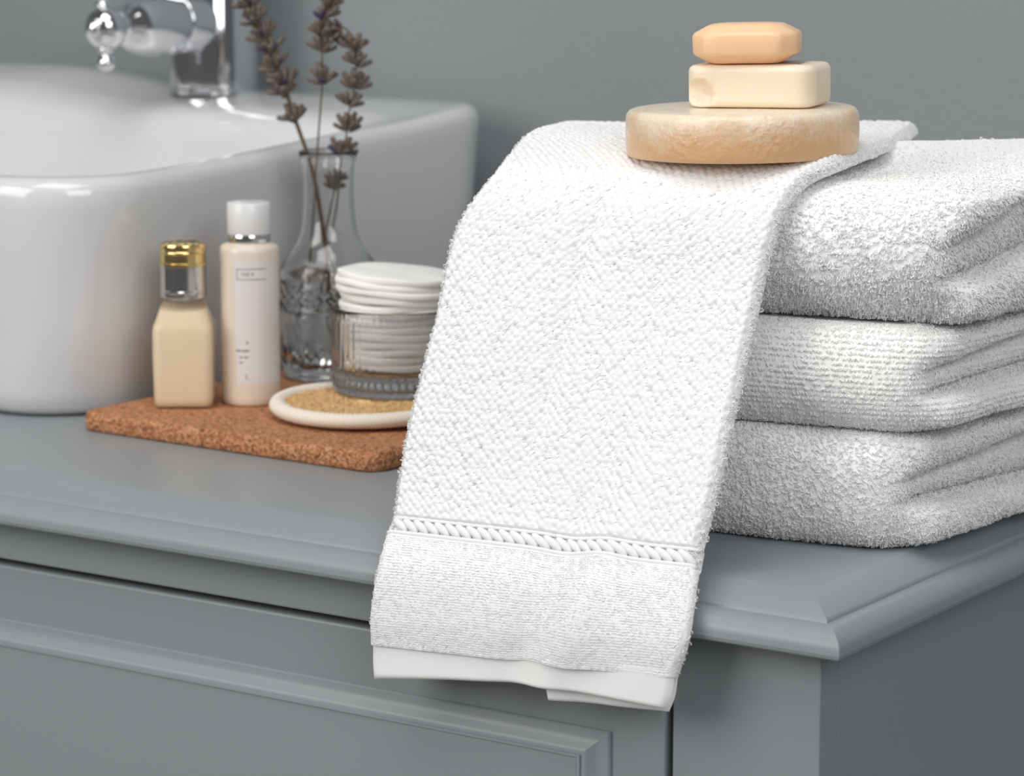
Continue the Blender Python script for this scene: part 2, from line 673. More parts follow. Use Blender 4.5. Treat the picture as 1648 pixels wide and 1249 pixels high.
def faucet():
    zd = .1682
    base = onz(339, 152, zd)
    r = .0335
    c = base+VIEW*r
    c[1] = min(c[1], .545)
    t = thing('faucet', 'chrome faucet with a cross handle on the back of the white sink', 'faucet', tuple(c[:2])+(zd-.0008,))
    z = lambda a: a
    part('column', lathe([(.0005, 0), (r+.0015, 0), (r+.0015, .003), (r, .0045), (r, .13), (r-.002, .134), (.0005, .136)], 48), M['chrome'], t, sharp=35)
    ax = np.array([.06, -1., .0])
    ax /= np.linalg.norm(ax)
    ctr = np.array([0, 0, .0545])
    part('valve_body', axis_lathe([(.001, .0), (.0220, .0), (.0220, .052), (.0212, .0535), (.0200, .054), (.0200, .056), (.0232, .0575), (.0240, .062), (.0238, .074), (.0226, .086),
                                   (.0195, .098), (.0145, .107), (.0095, .112), (.0082, .115), (.0082, .122)], ctr, ax, 40), M['chrome'], t, sharp=40)
    hub = ctr+ax*.130
    h = part('cross_handle', sphere(hub, .0158, 14), M['chrome'], t)
    side = np.cross(ax, [0, 0, 1.])
    side /= np.linalg.norm(side)
    for d in (np.array([0, 0, 1.]), np.array([0, 0, -1.])):
        part('handle_arm', axis_lathe([(.0046, .010), (.0048, .0135), (.0064, .0148), (.0064, .0165), (.0038, .0178), (.0036, .0195), (.0056, .0220),
                                       (.0068, .0250), (.0060, .0285), (.0036, .0305), (.0003, .0312)], hub+side*(.003 if d[2] > 0 else .001), d, 18), M['chrome'], h)
    part('handle_finial', axis_lathe([(.0050, .011), (.0062, .0145), (.0062, .016), (.0040, .0175), (.0003, .0185)], hub, ax, 18), M['chrome'], h)
    # spout towards the basin, mostly above the picture
    sp = catmull([(0, -.02, .118), (0, -.06, .122), (0, -.11, .118), (0, -.125, .104)], 18)
    part('spout', tube(sp, .012, 18), M['chrome'], t)


faucet()

# ------------------------------------------------------------------ cork board
ZC = .0115


def cork_board():
    pts = rrect(-.5590, -.3300, .1120, .3500, .012, 10, 90)
    ca, sa = math.cos(math.radians(-2.2)), math.sin(math.radians(-2.2))
    o0 = np.array([-.559, .112])
    pts = o0+(pts-o0) @ np.array([[ca, sa], [-sa, ca]])
    layers = [(-.003, .0), (-.0008, .0004), (0, .0015), (.0003, .004), (.0003, .0085), (-.0006, .0105), (-.0022, .0114), (-.005, ZC)]
    cc = pts.mean(0)
    nx = np.roll(pts, -1, 0)-np.roll(pts, 1, 0)
    nrm = unit(np.column_stack([nx[:, 1], -nx[:, 0]]))
    P = []
    for off, z in layers:
        s = np.arange(len(pts))
        jit = .00045*vnoise(s*1.3, np.full(len(s), z*900), 3) if 0 < z < ZC else 0
        p = pts+nrm*(off+jit)[:, None] if np.ndim(jit) else pts+nrm*off
        P.append(np.column_stack([p, np.full(len(p), z)]))
    V, q = grid(np.array(P), wv=True)
    n = len(pts)
    Fc = q.tolist()+[list(range(n))[::-1], list(range(n*(len(layers)-1), n*len(layers)))]
    o = part('cork_board', (V, Fc), M['cork'], None)
    tag(o, 'thick brown cork board lying on the cabinet beside the sink', 'board')


cork_board()

# ------------------------------------------------------------------ square bottle
def square_bottle():
    c = onz(299, 651, ZC)
    t = thing('square_bottle', 'small square glass bottle of cream lotion with a gold and silver cap', 'bottle', (c[0], c[1], ZC), math.radians(35))
    a = .0178

    def ring(h, z, rf):
        p = rrect(-h, h, -h, h, min(h*.98, rf), 6, 4)
        return np.column_stack([p, np.full(len(p), z)])
    spec = [(a*.80, 0, .004), (a*.93, .0006, .004), (a*.99, .003, .0042), (a, .006, .0042), (a*1.02, .028, .0042), (a*1.02, .047, .0045), (a*.99, .0505, .005), (a*.92, .053, .006), (.0142, .0610, .0105), (.0120, .0640, .0118),
            (.0115, .0665, .0115), (.0115, .070, .0115)]
    P = np.array([ring(*s) for s in spec])
    V, q = grid(P, wv=True)
    n = P.shape[1]
    part('glass_body', (V, q.tolist()+[list(range(n))[::-1], list(range(n*(len(spec)-1), n*len(spec)))]), M['bottle_glass'], t)
    b = a-.0011
    spec = [(b*.86, .0013, .004), (b*.97, .003, .004), (b, .006, .004), (b, .0475, .004), (b*.97, .0500, .0045), (b*.89, .0522, .0055), (.0132, .0588, .0095), (.0125, .0590, .0095)]
    P = np.array([ring(*s) for s in spec])
    V, q = grid(P, wv=True)
    part('lotion', (V, q.tolist()+[list(range(n))[::-1], list(range(n*(len(spec)-1), n*len(spec)))]), M['cream'], t)
    cap = part('cap', lathe([(.0005, .0660), (.0128, .0660), (.0138, .0668), (.0140, .0680), (.0140, .0692), (.0144, .0697), (.0144, .0706), (.0139, .0711), (.0139, .0858)], 40),
               M['silver'], t, sharp=35)
    part('gold_band', lathe([(.0139, .0856), (.0144, .0860), (.0145, .0868), (.0144, .0876), (.0139, .0880), (.0139, .0930), (.0143, .0934), (.0145, .0940), (.0143, .0947), (.0139, .0951),
                             (.0139, .0965), (.0144, .0970), (.0145, .0982), (.0141, .0990), (.0130, .0993), (.0122, .0986), (.0004, .0986)], 40), M['gold'], cap, sharp=35, label='gold upper band of the cap')
    for k in range(5):
        part('top_bar', bevel_box(-.011+k*.0045, -.0078+k*.0045, -.007, .007, .0984, .0992, .0002), M['gold'], cap)


square_bottle()


# ------------------------------------------------------------------ round bottle
def flat_text(body, size):
    cu = bpy.data.curves.new('text', 'FONT')
    cu.body = body
    cu.size = size
    cu.align_x = 'LEFT'
    ob = bpy.data.objects.new('text', cu)
    COL.objects.link(ob)
    dg = bpy.context.evaluated_depsgraph_get()
    me = bpy.data.meshes.new_from_object(ob.evaluated_get(dg))
    bpy.data.objects.remove(ob)
    bpy.data.curves.remove(cu)
    V = np.array([v.co[:] for v in me.vertices])
    Fc = [list(p.vertices) for p in me.polygons]
    bpy.data.meshes.remove(me)
    return V, Fc


def round_bottle():
    c = onz(404, 649.5, ZC)+VIEW*.004
    r = .0180
    t = thing('round_bottle', 'tall round cream lotion bottle with a white cap and printed label', 'bottle', (c[0], c[1], ZC), 0)
    part('body', lathe([(.0005, .0), (r*.86, .0), (r*.95, .0007), (r*.99, .0025), (r, .0055), (r, .0935), (r*.985, .0958), (r*.93, .0974), (.0135, .0986), (.0118, .0990), (.0118, .0999), (.0005, .1)], 64),
         M['plastic'], t)
    cap = part('cap', lathe([(.0005, .1042), (.0130, .1042), (.0132, .1046), (.0132, .1222), (.0128, .1230), (.0118, .1233), (.0005, .1235)], 48), M['white_plastic'], t, sharp=50)
    part('silver_collar', lathe([(.0005, .0988), (.0129, .0988), (.0131, .0991), (.0131, .1040), (.0129, .1043), (.0005, .1043)], 48), M['silver'], t, sharp=40)
    # label wrapped round the side that faces the room; angle grows to the right as seen from there
    a_mid = math.atan2(-VIEW[1], -VIEW[0])
    wrap = lambda u, z, dr: np.column_stack([(r+dr)*np.cos(a_mid+u/r), (r+dr)*np.sin(a_mid+u/r), z])
    u0, u1, z0, z1 = -.0078, .0235, .0145, .0890
    g = 30
    P = np.zeros((2, g, 3))
    us = np.linspace(u0, u1, g)
    P[0] = wrap(us, np.full(g, z0), .0001)
    P[1] = wrap(us, np.full(g, z1), .0001)
    V, q = grid(P)
    lab = part('label', (V, q[:, ::-1].copy()), M['label'], t, label='pale grey wrap-round label')

    def put(name, VF):
        V, Fc = VF
        Q = wrap(V[:, 0], V[:, 1], .0002)
        return part(name, (Q, Fc), M['ink'], lab, False)

    def bar(x0, x1, y0, y1):
        n = max(2, int((x1-x0)/.001)+1)
        xs = np.linspace(x0, x1, n)
        V = [(x, y, 0) for x in xs for y in (y0, y1)]
        return np.array(V), [(2*i, 2*i+2, 2*i+3, 2*i+1) for i in range(n-1)]
    # framed name
    put('printed_frame', merge(bar(u0+.0014, .0120, .0842, .0846), bar(u0+.0014, .0120, .0779, .0783), bar(u0+.0014, u0+.0018, .0783, .0842)))
    V, Fc = flat_text('THE R', .0030)
    put('printed_name', (V+np.array([u0+.0040, .0802, 0]), Fc))
    # small print too fine to read
    put('printed_mark', bar(-.0012, .0002, .0392, .0402))
    put('printed_line', merge(bar(u0+.0004, -.0042, .0343, .0352), bar(-.0036, .0006, .0343, .0352)))
    put('printed_line', merge(bar(-.0052, -.0034, .0304, .0312), bar(-.0026, .0, .0304, .0312)))
    put('printed_line', bar(-.0055, -.0032, .0272, .0279))
    put('printed_mark', merge(bar(-.0016, -.0012, .0175, .0205), bar(-.0012, .0004, .0175, .0178)))


round_bottle()


# ------------------------------------------------------------------ pad, jar and cotton
padf = onz(583, 698, ZC)
PADC = padf+VIEW*.0570
PADR = .0580
ZP = ZC+.0105


def loofah_pad():
    t = thing('exfoliating_pad', 'round loofah pad with a cream cord rim under the glass jar', 'pad', (PADC[0], PADC[1], ZC))
    # body: fabric underside
    part('fabric_base', lathe([(.0005, .0), (.030, .0), (.046, .0012), (.0530, .0033), (.0555, .0060), (.0525, .0084), (.0005, .0080)], 72), M['cotton_cord'], t)
    # cord rim with twisted ridges
    n, m = 880, 20
    th = np.linspace(0, 2*PI, n, endpoint=False)
    ph = np.linspace(0, 2*PI, m, endpoint=False)
    TH, PH = np.meshgrid(th, ph, indexing='ij')
    rr = .0043+.00030*np.cos(PH*5+TH*120)
    lift = .0006*np.cos(TH-2.6)+.0004*np.cos(2*TH)
    R = PADR-.0050+rr*1.15*np.cos(PH)
    P = np.stack([R*np.cos(TH), R*np.sin(TH), .0072+lift+rr*np.sin(PH)], -1)
    V, q = grid(P, True, True)
    part('cord_rim', (V, q[:, ::-1].copy()), M['cotton_cord'], t, label='cream cotton cord rim')
    # loofah top: bumpy disc and a mat of short fibres
    nr, nt = 60, 180
    rs = np.linspace(.0005, PADR-.0068, nr)
    RR, TT = np.meshgrid(rs, np.linspace(0, 2*PI, nt, endpoint=False), indexing='ij')
    x, y = RR*np.cos(TT), RR*np.sin(TT)
    z = .0080+.0022*np.abs(vnoise(x*330, y*330, 1))+.0008*vnoise(x*900, y*900, 2)
    P = np.stack([x, y, z], -1)
    V, q = grid(P, wv=True)
    part('loofah_top', (V, q), M['loofah'], t, label='tan loofah face')
    N = 3200
    rad = np.sqrt(RNG.uniform(.10, 1, N))*(PADR-.0078)
    a = RNG.uniform(0, 2*PI, N)
    Pp = np.column_stack([rad*np.cos(a), rad*np.sin(a), np.full(N, .0088)])
    ta = RNG.uniform(0, 2*PI, N)
    T = np.column_stack([np.cos(ta), np.sin(ta), np.zeros(N)])
    Nn = np.tile([0, 0, 1.], (N, 1))
    part('loofah_fibres', yarn_loops(Pp, Nn, T, RNG.uniform(.0006, .0016, N), RNG.uniform(.002, .004, N), .00028), M['loofah'], t, stuff=True)


loofah_pad()
jf = onz(636, 646, ZP)
JR = .0402
JARC = jf+VIEW*JR


def glass_jar():
    t = thing('glass_jar', 'ribbed clear glass jar holding a stack of cotton pads', 'jar', (JARC[0], JARC[1], ZP))
    nf = 54

    def mod(th, z, i):
        k = prof_o[i][2] if i < len(prof_o) else 0
        return 0.0010*k*(np.abs(np.sin(th*nf/2))-.55)
    prof_o = [(.0005, .0, 0), (.034, .0, 0), (.0375, .0006, .2), (.0388, .002, .6), (.0394, .005, 1), (.0396, .0085, 1), (.0390, .0100, .2), (.0390, .0112, .2), (.0398, .0130, 1), (.0400, .018, 1), (.0400, .0440, 1), (.0396, .0462, .9),
              (.0388, .0478, .15), (.0388, .0508, 0), (.0383, .0517, 0), (.0375, .0519, 0), (.0368, .0515, 0)]
    prof_i = [(.0366, .0480), (.0364, .030), (.0362, .0165), (.0350, .0140), (.030, .0130), (.0005, .0128)]
    part('ribbed_glass', lathe([(a, b) for a, b, _ in prof_o]+prof_i, nf*8, mod), M['glass'], t)


glass_jar()


def cotton_pads():
    R0 = .0345
    n = 64
    th = np.linspace(0, 2*PI, n, endpoint=False)
    z = ZP+.0162
    zt = 0
    N = 13
    words = ['']
    ordn = ['', 'second', 'third', 'fourth', 'fifth', 'sixth', 'seventh', 'eighth', 'ninth', 'tenth', 'eleventh', 'twelfth', 'thirteenth',
            'fourteenth', 'fifteenth', 'sixteenth', '']
    for k in range(N):
        inside = z+.0045 < ZP+.050
        h = .0040+.0007*random.random()
        R = R0 if inside else R0+.0025*smoothstep(np.array(float(k)), 8, 11)
        wob = 1+.012*np.cos(2*th+random.random()*6)+.010*np.cos(3*th+random.random()*6)+.006*np.cos(7*th+random.random()*6)
        P = []
        for rr, zz in ((.02, 0.), (.55, .0), (.965, .01), (.988, .07), (1.0, .25), (1.0, .75), (.988, .93), (.965, .995), (.55, 1.02), (.02, 1.03)):
            w = (rr*(R if inside else float(R)))*(1+(wob-1)*(rr > .5))
            zc = zz*h+(.00035*np.cos(3*th+k)+.0003*np.cos(5*th+2*k))*(rr > .5)
            P.append(np.stack([w*np.cos(th), w*np.sin(th), zc*np.ones(n)], -1))
        V, q = grid(np.array(P), wv=True)
        Fc = q.tolist()+[list(range(n))[::-1], list(range(n*9, n*10))]
        o = part('cotton_pad', (V, Fc), M['cotton'], None)
        out = max(0, k-8)
        dx = (random.random()-.5)*.0014*(2 if not inside else 1)
        dy = (random.random()-.5)*.0014*(2 if not inside else 1)
        o.location = (JARC[0]+dx-.0002*out, JARC[1]+dy, z)
        tilt = .075 if out else 0.
        o.rotation_mode = 'XYZ'
        o.rotation_euler = Matrix.Rotation(tilt, 3, Vector((VIEW[0], VIEW[1], 0))).to_euler()
        if k == 0:
            lab = 'white cotton pad at the very bottom of the glass jar'
        elif k == N-1:
            lab = 'white cotton pad on the very top of the stack in the glass jar'
        else:
            lab = 'white cotton pad, %s from the bottom of the glass jar' % ordn[k]
        tag(o, lab, 'cotton pad', 'cotton pads stacked in the glass jar')
        z += h*(1.0 if inside else .97)


cotton_pads()

# ------------------------------------------------------------------ vase with dried lavender
vf = onz(527, 618, ZC)
VR = .0325
VC = vf+VIEW*VR*.9


def onvase(px, py, d):
    """point on the upright plane through the vase's axis, d metres behind it"""
    v = ray(px, py)
    return CAM+v*((VIEW @ (VC-CAM)+d)/(VIEW @ v))



def vase():
    t = thing('bud_vase', 'clear patterned glass bud vase half full of water', 'vase', (VC[0], VC[1], ZC))
    out = [(.0005, .0005), (.026, .0), (.0290, .0010), (.0305, .004), (.0300, .007), (.0312, .0095), (.0322, .015), (.0326, .030), (.0324, .0440), (.0312, .0455), (.0326, .0470), (.0330, .0500), (.0330, .056),
           (.0327, .0600), (.0312, .0640), (.0318, .0665), (.0312, .0700), (.0290, .0745), (.0250, .0800), (.0212, .0860), (.0186, .0925), (.0172, .0995), (.0166, .108), (.0162, .118), (.0163, .128), (.0168, .136),
           (.0178, .1405), (.0186, .1425), (.0188, .1440), (.0183, .1452), (.0174, .1454), (.0166, .1446)]
    inn = [(.0154, .1400), (.0146, .130), (.0143, .118), (.0147, .108), (.0153, .0995), (.0166, .0925), (.0192, .0860), (.0230, .0800), (.0268, .0745), (.0286, .0690), (.0290, .0600), (.0292, .030), (.0285, .0130),
           (.024, .0088), (.0005, .0080)]

    dense_o = []
    for i in range(len(out)-1):
        a, b = np.array(out[i]), np.array(out[i+1])
        k = 4 if .009 < a[1] < .064 else 1
        for j in range(k):
            dense_o.append(tuple(a+(b-a)*j/k))
    dense_o.append(out[-1])
    no = len(dense_o)

    def mod(th, z, i):
        if i >= no:
            return 0
        if .0465 < z < .0605:        # diamond band
            u = th*22/(2*PI)
            v = (z-.0465)/.007
            return .0011*(np.abs(((u+v) % 1)-.5)+np.abs(((u-v) % 1)-.5)-.5)
        if .0095 < z < .0445:        # arched panels
            u = (th*9/(2*PI)) % 1-.5
            w = .36*np.sqrt(np.clip((.044-z)/.012, 0, 1))
            return -.0013*smoothstep(w-np.abs(u), 0., .06)+.0006*np.cos(th*36)*(z < .016)
        return 0
    V, q = lathe(dense_o+inn, 216, mod)
    part('patterned_glass', (V, q), M['glass'], t)
    part('water', lathe([(.0005, .0084), (.0238, .0091), (.0282, .0132), (.0289, .030), (.0287, .0600), (.0285, .0640), (.0288, .0648), (.0282, .0646), (.0005, .0645)], 96), M['water'], t)


vase()


def calyx_mesh():
    pr = [(.0001, .0), (.00055, .0002), (.00085, .0010), (.00110, .0022), (.00118, .0032), (.00105, .0041), (.00085, .0047), (.0004, .0045), (.0001, .0042)]
    V, q = lathe(pr, 7, lambda th, z, i: (.00028*np.sin(th*7*.5+.3) if i == 6 else 0))
    return mesh_np('calyx', V, q, M['calyx'], True), mesh_np('petal_bud', V*np.array([.8, .8, .75]), q, M['purple'], True)


CAL, PET = calyx_mesh()


def sprig(label, whorls, stem_px, back, thick=.0007):
    """whorls: pixels from top to bottom with a size; stem: pixels from the bottom whorl down into the vase"""
    pts = [onvase(x, y, back+d) for x, y, d in stem_px]
    base = pts[-1]
    t = thing('lavender_sprig', label, 'flower', tuple(base), group='dried lavender in the vase')
    path = catmull([p-base for p in pts], 60)
    part('stem', tube(path, thick, 6), M['stem'], t)
    for (x, y, s, d) in whorls:
        c = onvase(x, y, back+d)-base
        k = np.argmin(np.linalg.norm(path-c, axis=1))
        k = min(max(k, 1), len(path)-2)
        T = path[k-1]-path[k+1]
        T /= np.linalg.norm(T)
        A = np.cross(T, [.3, .5, .1])
        A /= np.linalg.norm(A)
        B = np.cross(T, A)
        n = 12
        for j in range(n):
            a = 2*PI*j/n+random.random()*.6
            tilt = .25+.75*((j % 3)/2)+random.random()*.15
            d3 = T*math.cos(tilt)+(A*math.cos(a)+B*math.sin(a))*math.sin(tilt)
            pet = random.random() < .10
            ob = link('petal_bud' if pet else 'calyx', PET if pet else CAL, t)
            ob.location = c-T*(.0030-.0030*random.random())*s+d3*.0006+(A*math.cos(a)+B*math.sin(a))*.0007
            ob.rotation_euler = Vector(d3).to_track_quat('Z', 'Y').to_euler()
            sc_ = s*(.95+.35*random.random())*1.45
            ob.scale = (sc_*.78, sc_*.78, sc_*1.15)


W = lambda L, s=1.: [(x, y, s*k, 0) for x, y, k in L]
sprig('leftmost dried lavender spike leaning out of the vase past the faucet',
      W([(392, -12, 1.1), (400, 8, 1.1), (411, 33, 1.15), (424, 58, 1.15), (437, 80, 1.1), (444, 106, 1.1), (458, 132, 1.2), (458, 151, 1.2), (475, 192, 1.2)]),
      [(384, -40, 0), (400, 8, 0), (424, 58, 0), (441, 95, 0), (458, 140, 0), (476, 195, 0), (499, 262, 0), (516, 345, 0), (528, 440, 0), (534, 540, 0)], .003, .0013)
sprig('dried lavender spike upright in the middle on a bare thin stem',
      W([(531, -18, 1.0), (529, 5, 1.1), (524, 26, 1.1), (518, 55, 1.2), (519, 78, 1.15), (519, 129, 1.15)]),
      [(534, -50, -.003), (529, 5, -.003), (519, 60, -.003), (519, 128, -.003), (516, 170, -.003), (509, 269, -.002), (506, 330, -.002), (498, 430, -.002), (490, 520, -.002)], -.002, .0006)
sprig('dried lavender spike on the right with its tip bent to the left',
      W([(546, 47, 1.0), (571, 78, 1.15), (574, 102, 1.1), (571, 136, 1.15), (562, 168, 1.1), (560, 206, 1.15), (550, 244, 1.25)]),
      [(538, 44, .002), (556, 46, .002), (570, 66, .002), (574, 100, .002), (570, 140, .002), (562, 180, .002), (558, 215, .002), (548, 262, .002), (542, 330, .001), (528, 400, -.004), (515, 500, -.006)], .0, .0006)
sprig('short dried lavender spike sunk down inside the vase neck',
      W([(540, 290, .8), (537, 303, .75)]),
      [(542, 280, -.004), (537, 310, -.004), (530, 345, -.004), (524, 380, -.004), (540, 452, -.004), (548, 530, -.004)], -.004, .0006)

# ------------------------------------------------------------------ stack of folded towels
TK = np.array([.011, .083])
EX = np.array([math.cos(math.radians(9)), math.sin(math.radians(9))])
EY = np.array([.085, .996])


def folded_towel(label, z0, H, ox, oy, Lx, Ly, crease, df, mat, loop, seed, dl=.021, topwave=0.0):
    t = thing('folded_towel', label, 'towel', (0, 0, 0), group='folded towels in the stack')
    rc = .030
    c = rrect(-Lx, 0, 0, Ly, rc, 22, 90)
    nx = np.roll(c, -1, 0)-np.roll(c, 1, 0)
    nrm = unit(np.column_stack([nx[:, 1], -nx[:, 0]]))
    # weight of the layered (open) ends: right side and back
    w = smoothstep(c[:, 1], .003, .020)*smoothstep(c[:, 0], -.05, -.012)
    w = np.maximum(w, smoothstep(c[:, 1], Ly-.03, Ly-.01))
    s = np.clip(c[:, 1]/.11, 0, 1.6)
    A = crease[0]+(crease[1]-crease[0])*s
    B = crease[2]+(crease[3]-crease[2])*s
    A = np.clip(A, .2, .93)
    B = np.clip(B, .1, A-.08)
    nt = 84
    tt = (1-np.cos(np.linspace(0, PI, nt)))/2*.6+np.linspace(0, 1, nt)*.4
    q_ = np.abs(2*tt-1)
    offf = -df*(1-(1-q_**2.3)**(1/2.0))
    P = np.zeros((nt, len(c), 3))
    for i, f in enumerate(tt):
        lo = np.where(f < B, 0, np.where(f < A, B, A))
        hi = np.where(f < B, B, np.where(f < A, A, 1.))
        tau = np.clip(np.abs(2*(f-lo)/(hi-lo)-1), 0, 1)
        dlz = dl*np.where((f >= B) & (f < A), .85, 1.0)
        offr = -dlz*(1-np.sqrt(1-tau**2.6))-np.where((f >= B) & (f < A), .011, np.where(f < B, .000, .002))
        # the outer ends of the pile (bottom and top) round over further
        offr = offr-.008*smoothstep(np.abs(np.full(len(c), 2*f-1)), .8, 1.0)
        off = (1-w)*offf[i]+w*offr
        k = np.arange(len(c))
        off = off+.0016*vnoise(c[:, 0]*38+c[:, 1]*30, np.full(len(c), f*2.2+seed*9.), seed)
        p = c+nrm*off[:, None]
        z = z0+H*f+.0013*vnoise(c[:, 0]*22+seed, c[:, 1]*22, seed+1)*math.sin(PI*f)
        z = z+topwave*f*smoothstep(c[:, 0], -.065, .0)*smoothstep(c[:, 1], .05, .25)
        P[i, :, 0] = p[:, 0]
        P[i, :, 1] = p[:, 1]
        P[i, :, 2] = z
    cen = np.array([-Lx/2, Ly/2])
    caps_top, caps_bot = [], []
    for k in range(1, 15):
        f = 1-(k/14.5)
        pt = cen+(P[-1, :, :2]-cen)*f
        zt = P[-1, :, 2]-.0010*np.abs(vnoise(pt[:, 0]*40, pt[:, 1]*40, seed+3))
        caps_top.append(np.column_stack([pt, zt]))
        pb = cen+(P[0, :, :2]-cen)*f
        caps_bot.append(np.column_stack([pb, P[0, :, 2]]))
    G = np.concatenate([np.array(caps_bot[::-1]), P, np.array(caps_top)], 0)
    # local to world
    L = G.copy()
    org = TK+EX*ox+EY*oy
    G[..., :2] = org+L[..., :1]*EX+L[..., 1:2]*EY
    V, q = grid(G, wv=True)
    n = len(c)
    Fc = q.tolist()+[list(range(n))[::-1], list(range(n*(len(G)-1), n*len(G)))]
    part('cloth', (V, Fc), mat, t)
    # yarn loops on the faces that can be seen: front, right end and top
    Qd = G
    nr = len(G)
    fc = (Qd[:-1]+Qd[1:])/2
    fc = (fc+np.roll(fc, -1, 1))/2
    e1 = Qd[1:]-Qd[:-1]
    e2 = np.roll(Qd, -1, 1)-Qd
    nn = np.cross((e2[:-1]+e2[1:])/2, (e1+np.roll(e1, -1, 1))/2)
    area = np.linalg.norm(nn, axis=-1)
    nu = unit(nn)
    lc = (L[:-1]+L[1:])/2
    vis = lc[..., 1] < Ly-.01
    frontish = ((lc[..., 1] < .03) & ((fc[..., 0] > -.15) | (lc[..., 0] < -Lx+.035))) | (lc[..., 0] > -.04) | (lc[..., 0] < -Lx+.02)
    row = np.arange(nr-1)[:, None]*np.ones((1, n))
    topcap = row >= 14+nt-1
    botcap = row < 14
    thin = np.where(lc[..., 0] < -Lx+.035, .22, np.where(lc[..., 1] > .15, .35, 1.))
    dens = thin*area*vis*(~botcap)*np.where(topcap, loop['top']*(fc[..., 0] > -.16), 1.)*np.where(frontish | topcap, 1, 0)
    tot = dens.sum()
    N = int(tot*loop['density'])
    idx = RNG.choice(dens.size, N, p=(dens/tot).ravel())
    r_, c_ = np.unravel_index(idx, dens.shape)
    u1, u2 = RNG.random(N)[:, None], RNG.random(N)[:, None]
    c2 = (c_+1) % n
    Pp = (Qd[r_, c_]*(1-u1)+Qd[r_, c2]*u1)*(1-u2)+(Qd[r_+1, c_]*(1-u1)+Qd[r_+1, c2]*u1)*u2
    Nn = nu[r_, c_]
    hor = unit(Qd[r_, c2]-Qd[r_, c_])
    if loop['rows']:
        ver = unit(np.cross(Nn, hor))
        # gather the loops into rows along the cloth
        hrow = Pp[:, 2]/loop['rows']
        shift = (np.round(hrow)-hrow)*loop['rows']
        Pp = Pp+ver*(shift*np.abs(ver[:, 2])*np.sign(ver[:, 2])*.75)[:, None]
    ang = RNG.normal(0, loop['spread'], N)+loop['ang']
    ver = unit(np.cross(Nn, hor))
    T = hor*np.cos(ang)[:, None]+ver*np.sin(ang)[:, None]
    lean = unit(RNG.normal(0, 1, (N, 3)))*.55+np.array([0, 0, -loop['droop']])
    h = loop['h']*RNG.uniform(.6, 1.35, N)
    wd = loop['w']*RNG.uniform(.6, 1.3, N)
    VL, FL = yarn_loops(Pp, Nn, T, h, wd, loop['r'], lean)
    VL[:, 2] = np.maximum(VL[:, 2], z0+.0003)
    if not topwave:
        VL[:, 2] = np.minimum(VL[:, 2], z0+H+.0003)
    part('terry_pile', (VL, FL), M['yarn_warm'] if mat is M['terry_warm'] else M['yarn'], t, stuff=True)
    return t


H3, H2, H1 = .0588, .0528, .0672
Z2 = H3+.0007
Z1_ = Z2+H2+.0002
folded_towel('bottom folded white towel of the stack resting on the cabinet', .0003, H3, 0, 0, .285, .27, (.60, .73, .43, .36), .020, M['terry'],
             dict(density=6.3e5, top=.0, rows=0, spread=.9, ang=PI/2, droop=.3, h=.0010, w=.0015, r=.00028), 1)
folded_towel('middle folded white towel of the stack with fine ribbed rows', Z2, H2, .008, .001, .280, .27, (.57, .79, .37, .43), .018, M['terry_warm'],
             dict(density=5.8e5, top=.0, rows=.0026, spread=.5, ang=PI/2, droop=.2, h=.0007, w=.0014, r=.00028), 2)
folded_towel('top folded white towel of the stack with long fluffy loops', Z1_, H1, .015, .0055, .267, .28, (.54, 1.0, .34, .48), .039, M['terry'],
             dict(density=5.0e5, top=.40, rows=0, spread=.9, ang=PI/2, droop=.9, h=.0014, w=.0017, r=.00030), 3, topwave=.010)
ZTOP = Z1_+H1


# ------------------------------------------------------------------ draped hand towel
TH_ = .0095                      # thickness of the doubled cloth
ZT = ZTOP+TH_/2+.0022
PROF = np.array([(.150, ZT), (.112, ZT-.0004), (.0935, ZT-.0030), (.0765, ZT-.0095), (.0635, ZT-.022), (.0555, ZT-.038), (.0500, ZT-.052),
                 (-.0100, .0160), (-.0200, .0030), (-.0300, -.0060), (-.0370, -.0160), (-.0400, -.0280), (-.0405, -.0400), (-.0405, -.110)])


def drape_y(x, z):
    sh = .158*(x+.0985)*np.clip(z/.14, 0, 1)
    return np.interp(z, PROF[::-1, 1], PROF[::-1, 0])+sh


def drape_hit(px, py):
    d = ray(px, py)
    prev = None
    for k in range(900):
        tt = 1.20+k*.001
        p = CAM+d*tt
        if p[2] <= ZT and p[1] >= drape_y(p[0], p[2]):
            if p[2] > ZT-.0009:
                return onz(px, py, ZT)
            lo, hi = tt-.001, tt
            for _ in range(18):
                mid = (lo+hi)/2
                p = CAM+d*mid
                if p[2] <= ZT and p[1] >= drape_y(p[0], p[2]):
                    hi = mid
                else:
                    lo = mid
            return CAM+d*hi
    return CAM+d*tt


# matching pixels on the left and right edge of the cloth, from the far end to the hem
STN = [((893, 214), (1452, 232)), ((842, 236), (1362, 268)), ((802, 279), (1298, 298)), ((765, 322), (1263, 342)), ((739, 364), (1247, 392)),
       ((722, 420), (1234, 442)), ((707, 500), (1218, 518)), ((682, 600), (1196, 618)), ((658, 700), (1172, 730)), ((647, 765), (1155, 808)), ((638, 831), (1134, 886)),
       ((626, 862), (1127, 920)), ((612, 915), (1120, 965)), ((601, 985), (1110, 1030)), ((601, 1034), (1092, 1090))]
HEM = [((601, 1034), (1092, 1090)), ((600, 1064), (1086, 1118)), ((602, 1092), (1076, 1140))]
Lp = [drape_hit(*a) for a, b in STN]
Rp = [drape_hit(*b) for a, b in STN]
